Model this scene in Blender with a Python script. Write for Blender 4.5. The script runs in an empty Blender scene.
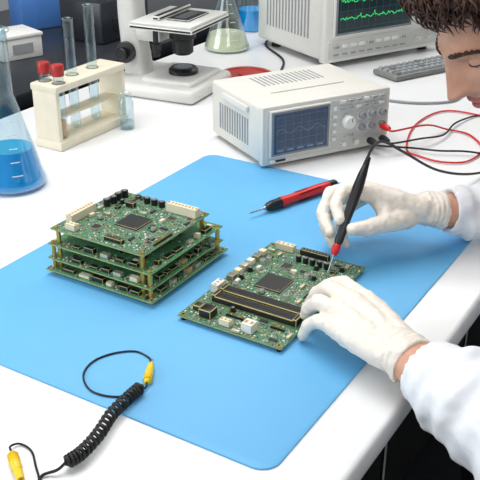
import bpy, bmesh, math, random
from mathutils import Vector, Matrix, noise

TABLE_H = 0.75
SC = bpy.context.scene
try:
    SC.view_settings.view_transform = 'Standard'
except Exception:
    pass

# ------------------------------------------------------------------ materials
def lin(c):
    r = []
    for v in c[:3]:
        v = v / 255.0
        r.append(v / 12.92 if v <= 0.04045 else ((v + 0.055) / 1.055) ** 2.4)
    return (r[0], r[1], r[2], 1.0)

def mk(name, rgb, rough=0.5, metal=0.0, var=0.06, nscale=40.0, bump=0.0, bscale=None,
       emis=None, estr=0.0, trans=0.0, sss=0.0, coat=0.0, spec=None):
    m = bpy.data.materials.new(name)
    m.use_nodes = True
    nt = m.node_tree
    b = nt.nodes['Principled BSDF']
    tc = nt.nodes.new('ShaderNodeTexCoord')
    nz = nt.nodes.new('ShaderNodeTexNoise')
    nz.inputs['Scale'].default_value = nscale
    nz.inputs['Detail'].default_value = 4
    nt.links.new(tc.outputs['Object'], nz.inputs['Vector'])
    cr = nt.nodes.new('ShaderNodeValToRGB')
    c = lin(rgb)
    cr.color_ramp.elements[0].position = 0.3
    cr.color_ramp.elements[1].position = 0.7
    cr.color_ramp.elements[0].color = (c[0] * (1 - var), c[1] * (1 - var), c[2] * (1 - var), 1)
    cr.color_ramp.elements[1].color = (min(1, c[0] * (1 + var)), min(1, c[1] * (1 + var)), min(1, c[2] * (1 + var)), 1)
    nt.links.new(nz.outputs['Fac'], cr.inputs['Fac'])
    nt.links.new(cr.outputs['Color'], b.inputs['Base Color'])
    b.inputs['Roughness'].default_value = rough
    b.inputs['Metallic'].default_value = metal
    if spec is not None:
        b.inputs['Specular IOR Level'].default_value = spec
    if trans:
        b.inputs['Transmission Weight'].default_value = trans
        b.inputs['IOR'].default_value = 1.33
    if sss:
        b.inputs['Subsurface Weight'].default_value = sss
        b.inputs['Subsurface Radius'].default_value = (0.012, 0.006, 0.004)
        b.inputs['Subsurface Scale'].default_value = 0.5
    if coat:
        b.inputs['Coat Weight'].default_value = coat
    if emis:
        b.inputs['Emission Color'].default_value = lin(emis)
        b.inputs['Emission Strength'].default_value = estr
    if bump:
        n2 = nt.nodes.new('ShaderNodeTexNoise')
        n2.inputs['Scale'].default_value = bscale or nscale
        n2.inputs['Detail'].default_value = 5
        nt.links.new(tc.outputs['Object'], n2.inputs['Vector'])
        bp = nt.nodes.new('ShaderNodeBump')
        bp.inputs['Strength'].default_value = bump
        bp.inputs['Distance'].default_value = 0.004
        nt.links.new(n2.outputs['Fac'], bp.inputs['Height'])
        nt.links.new(bp.outputs['Normal'], b.inputs['Normal'])
    return m

def mk_glass(name, tint=(235, 245, 248), edge=0.55):
    m = bpy.data.materials.new(name)
    m.use_nodes = True
    nt = m.node_tree
    for n in list(nt.nodes):
        nt.nodes.remove(n)
    out = nt.nodes.new('ShaderNodeOutputMaterial')
    mx = nt.nodes.new('ShaderNodeMixShader')
    tr = nt.nodes.new('ShaderNodeBsdfTransparent')
    gl = nt.nodes.new('ShaderNodeBsdfGlossy')
    lw = nt.nodes.new('ShaderNodeLayerWeight')
    lw.inputs['Blend'].default_value = 0.35
    mp = nt.nodes.new('ShaderNodeMath')
    mp.operation = 'MULTIPLY_ADD'
    mp.inputs[1].default_value = edge
    mp.inputs[2].default_value = 0.06
    tr.inputs['Color'].default_value = lin(tint)
    gl.inputs['Color'].default_value = (0.85, 0.9, 0.93, 1)
    gl.inputs['Roughness'].default_value = 0.06
    nt.links.new(lw.outputs['Facing'], mp.inputs[0])
    nt.links.new(mp.outputs[0], mx.inputs['Fac'])
    nt.links.new(tr.outputs[0], mx.inputs[1])
    nt.links.new(gl.outputs[0], mx.inputs[2])
    nt.links.new(mx.outputs[0], out.inputs['Surface'])
    return m

def mk_pcb(name, dark, light, silk=(150, 165, 150)):
    m = bpy.data.materials.new(name)
    m.use_nodes = True
    nt = m.node_tree
    b = nt.nodes['Principled BSDF']
    b.inputs['Roughness'].default_value = 0.35
    tc = nt.nodes.new('ShaderNodeTexCoord')
    br = nt.nodes.new('ShaderNodeTexBrick')
    br.inputs['Scale'].default_value = 130
    br.inputs['Mortar Size'].default_value = 0.06
    br.inputs['Mortar Smooth'].default_value = 0.1
    br.inputs['Color1'].default_value = lin(dark)
    br.inputs['Color2'].default_value = lin([v * 1.25 for v in dark])
    br.inputs['Mortar'].default_value = lin(light)
    nt.links.new(tc.outputs['Object'], br.inputs['Vector'])
    vo = nt.nodes.new('ShaderNodeTexVoronoi')
    vo.inputs['Scale'].default_value = 260
    nt.links.new(tc.outputs['Object'], vo.inputs['Vector'])
    lt = nt.nodes.new('ShaderNodeMath')
    lt.operation = 'LESS_THAN'
    lt.inputs[1].default_value = 0.25
    nt.links.new(vo.outputs['Distance'], lt.inputs[0])
    nz = nt.nodes.new('ShaderNodeTexNoise')
    nz.inputs['Scale'].default_value = 60
    nt.links.new(tc.outputs['Object'], nz.inputs['Vector'])
    gt = nt.nodes.new('ShaderNodeMath')
    gt.operation = 'GREATER_THAN'
    gt.inputs[1].default_value = 0.48
    nt.links.new(nz.outputs['Fac'], gt.inputs[0])
    mu = nt.nodes.new('ShaderNodeMath')
    mu.operation = 'MULTIPLY'
    nt.links.new(lt.outputs[0], mu.inputs[0])
    nt.links.new(gt.outputs[0], mu.inputs[1])
    mx = nt.nodes.new('ShaderNodeMixRGB')
    nt.links.new(mu.outputs[0], mx.inputs['Fac'])
    nt.links.new(br.outputs['Color'], mx.inputs['Color1'])
    mx.inputs['Color2'].default_value = lin(silk)
    nt.links.new(mx.outputs['Color'], b.inputs['Base Color'])
    return m

M = {}
M['bench'] = mk('bench_white_laminate', (234, 235, 236), 0.28, var=0.015, nscale=6)
M['mat'] = mk('blue_rubber', (100, 178, 228), 0.55, var=0.02, nscale=8, bump=0.03, bscale=900)
M['floor'] = mk('dark_floor_vinyl', (44, 46, 50), 0.45, var=0.2, nscale=5)
M['wall'] = mk('wall_paint', (215, 218, 220), 0.8, var=0.02)
M['ceil'] = mk('ceiling_paint', (240, 240, 240), 0.9, var=0.02)
M['darkbench'] = mk('dark_counter', (44, 48, 54), 0.3, var=0.15, nscale=4)
M['black'] = mk('black_plastic', (22, 22, 24), 0.35, var=0.1)
M['blackmat'] = mk('black_matte', (26, 26, 28), 0.65, var=0.1)
M['rubber'] = mk('black_rubber', (18, 18, 19), 0.5, var=0.1)
M['chip'] = mk('chip_epoxy', (42, 42, 42), 0.45, var=0.08, nscale=200)
M['silver'] = mk('solder_silver', (210, 210, 206), 0.35, metal=0.6, var=0.1)
M['steel'] = mk('brushed_steel', (170, 172, 175), 0.25, metal=1.0, var=0.08)
M['brass'] = mk('brass', (222, 176, 88), 0.3, metal=0.8, var=0.1)
M['gold'] = mk('board_edge_fr4', (182, 170, 100), 0.5, var=0.12, nscale=200)
M['cream'] = mk('cream_nylon', (230, 222, 200), 0.5, var=0.04)
M['whitep'] = mk('white_plastic', (232, 232, 228), 0.45, var=0.03)
M['tan'] = mk('ceramic_tan', (190, 160, 116), 0.5, var=0.15, nscale=300)
M['grey'] = mk('grey_component', (120, 122, 120), 0.5, var=0.1)
M['pcb'] = mk_pcb('pcb_soldermask', (46, 94, 68), (92, 138, 106), (186, 200, 180))
M['pcb2'] = mk_pcb('pcb_soldermask_bright', (44, 114, 74), (88, 152, 108), (176, 188, 166))
M['red'] = mk('red_plastic', (205, 32, 30), 0.35, var=0.05)
M['redd'] = mk('dark_red_plastic', (176, 50, 44), 0.35, var=0.08)
M['yellow'] = mk('yellow_plastic', (240, 204, 36), 0.4, var=0.04)
M['case'] = mk('instrument_case', (218, 216, 208), 0.45, var=0.02)
M['case2'] = mk('instrument_case_cool', (224, 224, 220), 0.45, var=0.02)
M['panel'] = mk('instrument_panel', (200, 201, 196), 0.5, var=0.02)
M['bezel'] = mk('screen_bezel', (128, 134, 140), 0.4, var=0.05)
M['btn'] = mk('button_grey', (150, 154, 158), 0.5, var=0.05)
M['btnw'] = mk('button_light', (232, 232, 228), 0.5, var=0.03)
M['screen'] = mk('lcd_screen', (38, 54, 76), 0.12, var=0.25, nscale=25, emis=(44, 62, 88), estr=0.3)
M['screenline'] = mk('lcd_lines', (96, 124, 150), 0.4, emis=(84, 116, 150), estr=0.35)
M['screen2'] = mk('crt_screen', (12, 30, 38), 0.12, var=0.2, nscale=10, emis=(10, 36, 44), estr=0.3)
M['green'] = mk('trace_green', (60, 210, 110), 0.4, emis=(50, 220, 110), estr=0.7)
M['grid'] = mk('trace_grid', (30, 80, 80), 0.4, emis=(26, 82, 84), estr=0.4)
M['glass'] = mk_glass('clear_glass')
M['blueliq'] = mk('blue_solution', (8, 150, 215), 0.1, var=0.04, emis=(0, 130, 210), estr=0.12)
M['blueliqtop'] = mk('blue_solution_surface', (60, 180, 225), 0.08, var=0.04)
M['yelliq'] = mk('pale_yellow_solution', (234, 226, 190), 0.15, var=0.04)
M['orliq'] = mk('orange_solution', (200, 140, 50), 0.15, var=0.05)
M['glove'] = mk('latex_glove', (236, 228, 217), 0.5, var=0.03, nscale=60, bump=0.4, bscale=110, sss=0.1)
M['coat'] = mk('lab_coat_cotton', (234, 237, 242), 0.85, var=0.02, nscale=20, bump=0.3, bscale=50)
M['skin'] = mk('skin', (208, 156, 130), 0.5, var=0.06, nscale=80, bump=0.08, bscale=500, sss=0.15)
M['skind'] = mk('lip_skin', (178, 104, 90), 0.45, var=0.05, sss=0.1)
M['hair'] = mk('brown_hair', (70, 42, 28), 0.5, var=0.35, nscale=120)
M['eye'] = mk('eye_white', (225, 220, 215), 0.2, var=0.02)
M['iris'] = mk('iris_brown', (60, 38, 24), 0.15, var=0.2)
M['trouser'] = mk('dark_trousers', (34, 36, 44), 0.85, var=0.1)
M['shoe'] = mk('black_shoe', (20, 20, 20), 0.4)
M['scopewhite'] = mk('microscope_enamel', (218, 218, 214), 0.3, var=0.02)
M['bluebox'] = mk('blue_box', (70, 120, 190), 0.5, var=0.05)

# ------------------------------------------------------------------ mesh builder
class MB:
    def __init__(self):
        self.bm = bmesh.new()
        self.mats = []
    def mi(self, mat):
        mat = M[mat] if isinstance(mat, str) else mat
        if mat not in self.mats:
            self.mats.append(mat)
        return self.mats.index(mat)
    def box(self, c, size, mat, rz=0.0, bevel=0.0, seg=2, T=None, top=1.0):
        i = self.mi(mat)
        hx, hy, hz = size[0] / 2, size[1] / 2, size[2] / 2
        cs, sn = math.cos(rz), math.sin(rz)
        vs = []
        for z in (-1, 1):
            k = top if z > 0 else 1.0
            for (x, y) in ((-1, -1), (1, -1), (1, 1), (-1, 1)):
                px, py = x * hx * k, y * hy * k
                p = Vector((c[0] + px * cs - py * sn, c[1] + px * sn + py * cs, c[2] + z * hz))
                if T is not None:
                    p = T @ p
                vs.append(self.bm.verts.new(p))
        fs = []
        for q in ((3, 2, 1, 0), (4, 5, 6, 7), (0, 1, 5, 4), (1, 2, 6, 5), (2, 3, 7, 6), (3, 0, 4, 7)):
            f = self.bm.faces.new([vs[k] for k in q])
            f.material_index = i
            fs.append(f)
        if bevel > 0:
            es = set()
            for f in fs:
                for e in f.edges:
                    es.add(e)
            bmesh.ops.bevel(self.bm, geom=list(es), offset=bevel, segments=seg, affect='EDGES', profile=0.5)
    def rings(self, rings, mat, cap0=True, cap1=True, smooth=True):
        i = self.mi(mat)
        rv = []
        for r in rings:
            rv.append([self.bm.verts.new(p) for p in r])
        for a, b in zip(rv[:-1], rv[1:]):
            n = max(len(a), len(b))
            for k in range(n):
                k2 = (k + 1) % n
                if len(a) == 1 and len(b) == 1:
                    continue
                if len(a) == 1:
                    f = self.bm.faces.new((a[0], b[k2], b[k]))
                elif len(b) == 1:
                    f = self.bm.faces.new((a[k], a[k2], b[0]))
                else:
                    f = self.bm.faces.new((a[k], a[k2], b[k2], b[k]))
                f.material_index = i
                f.smooth = smooth
        if cap0 and len(rv[0]) > 2:
            f = self.bm.faces.new(list(reversed(rv[0]))); f.material_index = i
        if cap1 and len(rv[-1]) > 2:
            f = self.bm.faces.new(rv[-1]); f.material_index = i
    def lathe(self, prof, mat, T=None, seg=24, cap0=True, cap1=True, org=(0, 0, 0)):
        T = T or Matrix.Translation(org)
        rs = []
        for (r, z) in prof:
            if r <= 1e-6:
                rs.append([T @ Vector((0, 0, z))])
            else:
                rs.append([T @ Vector((r * math.cos(2 * math.pi * k / seg), r * math.sin(2 * math.pi * k / seg), z)) for k in range(seg)])
        self.rings(rs, mat, cap0, cap1)
    def tube(self, pts, r, mat, seg=8, rfun=None):
        pts = [Vector(p) for p in pts]
        n = len(pts)
        rr = r if isinstance(r, (list, tuple)) else [r] * n
        t0 = (pts[1] - pts[0]).normalized()
        up = Vector((0, 0, 1)) if abs(t0.z) < 0.9 else Vector((1, 0, 0))
        u = t0.cross(up).normalized()
        rs = []
        for k in range(n):
            t = (pts[min(n - 1, k + 1)] - pts[max(0, k - 1)]).normalized()
            u = (u - t * u.dot(t)).normalized()
            v = t.cross(u)
            ring = []
            for j in range(seg):
                a = 2 * math.pi * j / seg
                q = rr[k] * (rfun(k / (n - 1), a) if rfun else 1.0)
                ring.append(pts[k] + (u * math.cos(a) + v * math.sin(a)) * q)
            rs.append(ring)
        self.rings(rs, mat)
    def capsule(self, pts, rad, mat, seg=16, sub=2):
        pts = [Vector(p) for p in pts]
        i = self.mi(mat)
        for p, r in zip(pts, rad):
            g = bmesh.ops.create_icosphere(self.bm, subdivisions=sub + 1, radius=r, matrix=Matrix.Translation(p))
            for v in g['verts']:
                for f in v.link_faces:
                    f.material_index = i
        for a, b, ra, rb in zip(pts[:-1], pts[1:], rad[:-1], rad[1:]):
            if (b - a).length > 1e-5:
                self.tube([a, b], [ra, rb], mat, seg)
    def obj(self, name, T=None, parent=None, angle=0.6, smooth=True, recalc=True):
        if recalc:
            bmesh.ops.recalc_face_normals(self.bm, faces=self.bm.faces[:])
        me = bpy.data.meshes.new(name)
        self.bm.to_mesh(me)
        self.bm.free()
        for m in self.mats:
            me.materials.append(m)
        if smooth:
            me.polygons.foreach_set('use_smooth', [True] * len(me.polygons))
            try:
                me.set_sharp_from_angle(angle=angle)
            except Exception:
                pass
        o = bpy.data.objects.new(name, me)
        SC.collection.objects.link(o)
        if T is not None:
            o.matrix_world = T
        if parent is not None:
            o.parent = parent
        return o

def empty(name):
    o = bpy.data.objects.new(name, None)
    o.empty_display_size = 0.05
    SC.collection.objects.link(o)
    return o

def cr(pts, n=8):
    pts = [Vector(p) for p in pts]
    P = [pts[0] * 2 - pts[1]] + pts + [pts[-1] * 2 - pts[-2]]
    out = []
    for i in range(1, len(P) - 2):
        for k in range(n):
            t = k / n
            a, b, c, d = P[i - 1], P[i], P[i + 1], P[i + 2]
            out.append(0.5 * ((2 * b) + (c - a) * t + (2 * a - 5 * b + 4 * c - d) * t * t + (3 * b - a - 3 * c + d) * t ** 3))
    out.append(pts[-1])
    return out

def axisM(p0, p1):
    p0, p1 = Vector(p0), Vector(p1)
    z = (p1 - p0).normalized()
    return Matrix.Translation(p0) @ z.to_track_quat('Z', 'Y').to_matrix().to_4x4()

E = Vector((0.523, 0.852, 0)); N = Vector((-0.852, 0.523, 0)); R0 = Vector((0.3225, 1.037, 0))
BT = Matrix.Translation(R0) @ Matrix.Rotation(math.atan2(0.852, 0.523), 4, 'Z')   # bench frame
def ST(s, t, z=0.0):
    return R0 + E * s + N * t + Vector((0, 0, z))

# ------------------------------------------------------------------ room
def room():
    b = MB(); b.box((0, 1.8, -TABLE_H - 0.05), (7.2, 7.8, 0.1), 'floor'); b.obj('floor')
    b = MB(); b.box((0, 1.8, 2.0), (7.2, 7.8, 0.1), 'ceil'); b.obj('ceiling')
    zc = (1.95 - TABLE_H) / 2
    h = 1.95 + TABLE_H
    b = MB(); b.box((0, 5.65, zc), (7.2, 0.1, h), 'wall'); b.obj('wall_back')
    b = MB(); b.box((0, -2.05, zc), (7.2, 0.1, h), 'wall'); b.obj('wall_front')
    b = MB(); b.box((-3.55, 1.8, zc), (0.1, 7.6, h), 'wall'); b.obj('wall_left')
    b = MB(); b.box((3.55, 1.8, zc), (0.1, 7.6, h), 'wall'); b.obj('wall_right')
    b = MB(); b.box((0, 5.59, -TABLE_H + 0.05), (7.0, 0.02, 0.1), 'black'); b.obj('baseboard_back')

def bench():
    b = MB()
    b.box((0.75, 0.55, -0.0175), (3.1, 1.10, 0.035), 'bench', bevel=0.006, seg=3)
    b.box((0.75, 0.62, -0.385), (2.9, 0.80, 0.70), 'blackmat', bevel=0.004)
    b.box((0.75, 0.62, -0.74), (2.86, 0.74, 0.02), 'black')
    for k in range(6):
        b.box((-0.46 + k * 0.48, 0.215, -0.38), (0.46, 0.012, 0.62), 'blackmat', bevel=0.003)
        b.box((-0.46 + k * 0.48, 0.203, -0.15), (0.14, 0.016, 0.012), 'steel', bevel=0.003)
    for s in (-0.76, 2.26):
        for t in (0.05, 1.05):
            b.box((s, t, -0.3925), (0.04, 0.04, 0.715), 'grey', bevel=0.003)
    b.obj('lab_bench', BT)
    # anti-static mat with rounded corners
    b = MB()
    s0, s1, t0, t1, r = -0.452, 0.262, 0.066, 0.607, 0.022
    out = []
    for (cx, cy, a0) in ((s1 - r, t1 - r, 0), (s0 + r, t1 - r, 90), (s0 + r, t0 + r, 180), (s1 - r, t0 + r, 270)):
        for k in range(9):
            a = math.radians(a0 + k * 90 / 8)
            out.append((cx + r * math.cos(a), cy + r * math.sin(a)))
    cx, cy = (s0 + s1) / 2, (t0 + t1) / 2
    def ring(z, ins):
        return [Vector((x + (ins if x < cx else -ins), y + (ins if y < cy else -ins), z)) for x, y in out]
    b.rings([ring(0.0, 0), ring(0.0022, 0), ring(0.003, 0.0012)], 'mat')
    b.obj('anti_static_mat', BT, angle=0.9)
    # dark side counter behind
    b = MB()
    b.box((1.1, 1.62, -0.05), (3.4, 0.72, 0.04), 'darkbench', bevel=0.005)
    b.box((1.1, 1.65, -0.41), (3.3, 0.62, 0.68), 'blackmat', bevel=0.005)
    b.obj('side_counter', BT)

# ------------------------------------------------------------------ pcb
def qfp(b, c, size, z, T=None, npin=14, h=0.0022):
    b.box((c[0], c[1], z + 0.0004 + h / 2), (size, size, h), 'chip', bevel=0.0004, seg=1)
    b.lathe([(0.0011, 0), (0.0011, 0.0001)], 'grey', org=(c[0] - size * 0.38, c[1] - size * 0.38, z + 0.0004 + h), seg=10)
    st = size * 0.9 / npin
    for k in range(npin):
        o = -size * 0.45 + (k + 0.5) * st
        for (dx, dy) in ((1, 0), (-1, 0), (0, 1), (0, -1)):
            if dx:
                b.box((c[0] + dx * (size / 2 + 0.001), c[1] + o, z + 0.0006), (0.0024, st * 0.5, 0.0005), 'silver')
            else:
                b.box((c[0] + o, c[1] + dy * (size / 2 + 0.001), z + 0.0006), (st * 0.5, 0.0024, 0.0005), 'silver')

def header(b, c, L, W, H, z, mat='cream', along='x', n=8, gap=True):
    sx, sy = (L, W) if along == 'x' else (W, L)
    b.box((c[0], c[1], z + H / 2), (sx, sy, H), mat, bevel=0.0006, seg=1)
    for k in range(n):
        o = -L / 2 + (k + 0.5) * L / n
        p = (c[0] + (o if along == 'x' else 0), c[1] + (0 if along == 'x' else o))
        s = L / n * 0.5
        ss = (s, W * 0.4) if along == 'x' else (W * 0.4, s)
        b.box((p[0], p[1], z + H + 0.00005), (ss[0], ss[1], 0.0004), 'tan' if mat != 'black' else 'grey')
        if gap:
            b.box((p[0], p[1], z + H + 0.0007), (0.0007, 0.0007, 0.0014), 'brass')

def pinrow(b, c, n, along, z, pitch=0.00254, h=0.008):
    for k in range(n):
        o = (k - (n - 1) / 2) * pitch
        x, y = (c[0] + o, c[1]) if along == 'x' else (c[0], c[1] + o)
        b.box((x, y, z + 0.00125), (0.0023, 0.0023, 0.0025), 'black')
        b.box((x, y, z + h / 2), (0.0007, 0.0007, h), 'brass')

def ecap(b, c, r, h, z, mat='black'):
    b.lathe([(r, 0), (r, h - 0.0006), (r - 0.0006, h)], mat, org=(c[0], c[1], z), seg=14)
    b.lathe([(r * 0.75, 0), (r * 0.75, 0.0002)], 'grey', org=(c[0], c[1], z + h), seg=12)

def scatter(b, x0, x1, y0, y1, z, n, rng, occ, hmax=1.0, edge=False):
    def free(x, y, hw, hh):
        for (a, c, d, e) in occ:
            if x - hw < c and x + hw > a and y - hh < e and y + hh > d:
                return False
        return True
    tries = 0; placed = 0
    while placed < n and tries < n * 14:
        tries += 1
        kind = rng.choices(['r', 'c', 'soic', 'ec', 'pad', 'big', 'w', 'led', 'can'], [34, 26, 9, 4, 18, 4, 3, 5, 3])[0]
        vert = rng.random() < 0.5
        dims = {'r': (0.0036, 0.002), 'c': (0.0034, 0.0022), 'soic': (0.0105, 0.008), 'ec': (0.0075, 0.0075), 'pad': (0.006, 0.002),
                'big': (0.011, 0.011), 'w': (0.009, 0.0055), 'led': (0.003, 0.003), 'can': (0.012, 0.005)}[kind]
        w, h = (dims[1], dims[0]) if vert else dims
        x = rng.uniform(x0 + w / 2 + 0.001, x1 - w / 2 - 0.001)
        y = rng.uniform(y0 + h / 2 + 0.001, y1 - h / 2 - 0.001)
        if edge:
            if rng.random() < 0.6: x = x0 + w / 2 + rng.uniform(0.001, 0.012)
            else: y = y0 + h / 2 + rng.uniform(0.001, 0.012)
        if not free(x, y, w / 2 + 0.0003, h / 2 + 0.0003):
            continue
        occ.append((x - w / 2, x + w / 2, y - h / 2, y + h / 2))
        placed += 1
        if kind == 'r':
            b.box((x, y, z + 0.0005), (w * 0.92, h * 0.92, 0.0009), 'silver')
            b.box((x, y, z + 0.0006), (w * 0.92 if vert else w * 0.6, h * 0.6 if vert else h * 0.92, 0.0011), rng.choice(['chip', 'chip', 'grey', 'whitep']))
        elif kind == 'c':
            b.box((x, y, z + 0.0007), (w * 0.9, h * 0.9, 0.0013), 'silver')
            b.box((x, y, z + 0.0008), (w * 0.95 if vert else w * 0.55, h * 0.55 if vert else h * 0.95, 0.0015), rng.choice(['tan', 'tan', 'grey', 'cream']))
        elif kind == 'soic':
            bx, by = (w * 0.6, h) if vert else (w, h * 0.6)
            b.box((x, y, z + 0.0011), (bx, by, 0.0018), 'chip')
            for k in range(5):
                o = (k - 2) * 0.002
                for sg in (-1, 1):
                    if vert: b.box((x + sg * w * 0.4, y + o, z + 0.0005), (w * 0.2, 0.0009, 0.0006), 'silver')
                    else: b.box((x + o, y + sg * h * 0.4, z + 0.0005), (0.0009, h * 0.2, 0.0006), 'silver')
        elif kind == 'ec':
            b.box((x, y, z + 0.0006), (w * 0.95, h * 0.95, 0.0012), 'blackmat')
            ecap(b, (x, y), 0.0031, min(0.0055, hmax), z + 0.001, rng.choice(['silver', 'black']))
        elif kind == 'pad':
            for k in range(3):
                o = (k - 1) * 0.0021
                b.box((x + (0 if vert else o), y + (o if vert else 0), z + 0.0002), (0.0014, 0.0014, 0.0004), rng.choice(['silver', 'brass']))
        elif kind == 'big':
            qfp(b, (x, y), 0.0085, z, npin=7, h=0.0014)
        elif kind == 'w':
            b.box((x, y, z + min(0.0022, hmax / 2)), (w, h, min(0.0044, hmax)), rng.choice(['whitep', 'cream', 'black']), bevel=0.0004, seg=1)
        elif kind == 'led':
            b.lathe([(0.0014, 0), (0.0014, 0.0012), (0.0008, 0.0018)], rng.choice(['silver', 'brass', 'brass']), org=(x, y, z), seg=10)
        elif kind == 'can':
            b.box((x, y, z + min(0.0018, hmax / 2)), (w, h, min(0.0036, hmax)), 'silver', bevel=0.001, seg=2)

def board(b, s0, s1, t0, t1, z, mat='pcb', th=0.0018):
    b.box(((s0 + s1) / 2, (t0 + t1) / 2, z - th / 2), (s1 - s0, t1 - t0, th - 0.0003), 'gold')
    b.box(((s0 + s1) / 2, (t0 + t1) / 2, z - 0.00012), (s1 - s0, t1 - t0, 0.00025), mat)
    b.box(((s0 + s1) / 2, (t0 + t1) / 2, z - th + 0.0001), (s1 - s0, t1 - t0, 0.0002), mat)
    for s in (s0 + 0.006, s1 - 0.006):
        for t in (t0 + 0.006, t1 - 0.006):
            b.lathe([(0.0034, 0), (0.0034, 0.0003)], 'brass', org=(s, t, z), seg=14)
            b.lathe([(0.0018, 0.0003), (0.0018, 0.0005)], 'black', org=(s, t, z), seg=10)

def rectof(c, sx, sy, m=0.001):
    return (c[0] - sx / 2 - m, c[0] + sx / 2 + m, c[1] - sy / 2 - m, c[1] + sy / 2 + m)

def pcb_single():
    b = MB(); rng = random.Random(4)
    s0, s1, t0, t1, z = -0.262, -0.018, 0.160, 0.312, 0.0105
    board(b, s0, s1, t0, t1, z)
    occ = []
    for s in (s0 + 0.006, s1 - 0.006):
        for t in (t0 + 0.006, t1 - 0.006):
            occ.append((s - 0.004, s + 0.004, t - 0.004, t + 0.004))
            b.lathe([(0.0035, 0.003), (0.0035, z - 0.0018)], 'black', org=(s, t, 0), seg=12)
    qfp(b, (-0.128, 0.246), 0.040, z, npin=22, h=0.003); occ.append(rectof((-0.128, 0.246), 0.047, 0.047))
    for s in (-0.183, -0.203):      # long black slot sockets
        b.box((s, 0.230, z + 0.0045), (0.0165, 0.118, 0.009), 'blackmat', bevel=0.001, seg=2)
        b.box((s, 0.230, z + 0.0091), (0.0018, 0.108, 0.0004), 'rubber')
        for t in (0.170, 0.290):
            b.box((s, t, z + 0.0055), (0.0165, 0.006, 0.011), 'blackmat', bevel=0.001)
        occ.append(rectof((s, 0.230), 0.018, 0.126))
    header(b, (-0.180, 0.3025), 0.020, 0.012, 0.012, z, 'whitep', 'x', 3); occ.append(rectof((-0.18, 0.3025), 0.02, 0.012))
    b.box((-0.243, 0.277, z + 0.006), (0.018, 0.018, 0.012), 'black', bevel=0.001); occ.append(rectof((-0.243, 0.277), 0.018, 0.018))
    b.box((-0.236, 0.296, z + 0.004), (0.012, 0.012, 0.008), 'chip', bevel=0.001); occ.append(rectof((-0.236, 0.296), 0.012, 0.012))
    header(b, (-0.246, 0.214), 0.016, 0.016, 0.012, z, 'whitep', 'y', 2); occ.append(rectof((-0.246, 0.214), 0.016, 0.016))
    header(b, (-0.250, 0.246), 0.016, 0.009, 0.008, z, 'cream', 'y', 3); occ.append(rectof((-0.250, 0.246), 0.009, 0.016))
    for k in range(6):
        c = (-0.145 + k * 0.017, 0.303)
        b.box((c[0], c[1], z + 0.004), (0.011, 0.011, 0.008), ['grey', 'cream', 'silver', 'whitep', 'grey', 'cream'][k], bevel=0.001)
        occ.append(rectof(c, 0.011, 0.011))
    header(b, (-0.029, 0.282), 0.030, 0.010, 0.010, z, 'cream', 'y', 4); occ.append(rectof((-0.029, 0.282), 0.010, 0.03))
    header(b, (-0.028, 0.235), 0.045, 0.009, 0.009, z, 'black', 'y', 9); occ.append(rectof((-0.028, 0.235), 0.009, 0.045))
    for k in range(5):
        c = (-0.051, 0.205 + k * 0.011)
        ecap(b, c, 0.004, 0.009, z, 'black'); occ.append(rectof(c, 0.009, 0.009))
    for c in ((-0.085, 0.289), (-0.073, 0.285), (-0.162, 0.286), (-0.155, 0.212), (-0.09, 0.215)):
        ecap(b, c, 0.0042, 0.008, z, 'silver'); occ.append(rectof(c, 0.009, 0.009))
    for c, n in (((-0.230, 0.245), 10), ((-0.226, 0.185), 8)):
        pinrow(b, c, n, 'y', z, h=0.007); occ.append(rectof(c, 0.003, n * 0.0026))
    pinrow(b, (-0.1, 0.166), 20, 'x', z, h=0.008); occ.append(rectof((-0.1, 0.166), 0.055, 0.003))
    qfp(b, (-0.075, 0.255), 0.015, z, npin=9, h=0.0018); occ.append(rectof((-0.075, 0.255), 0.02, 0.02))
    qfp(b, (-0.085, 0.185), 0.014, z, npin=9, h=0.0018); occ.append(rectof((-0.085, 0.185), 0.019, 0.019))
    scatter(b, s0, s1, t0, t1, z, 520, rng, occ, 0.008)
    b.obj('circuit_board', BT)

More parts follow.
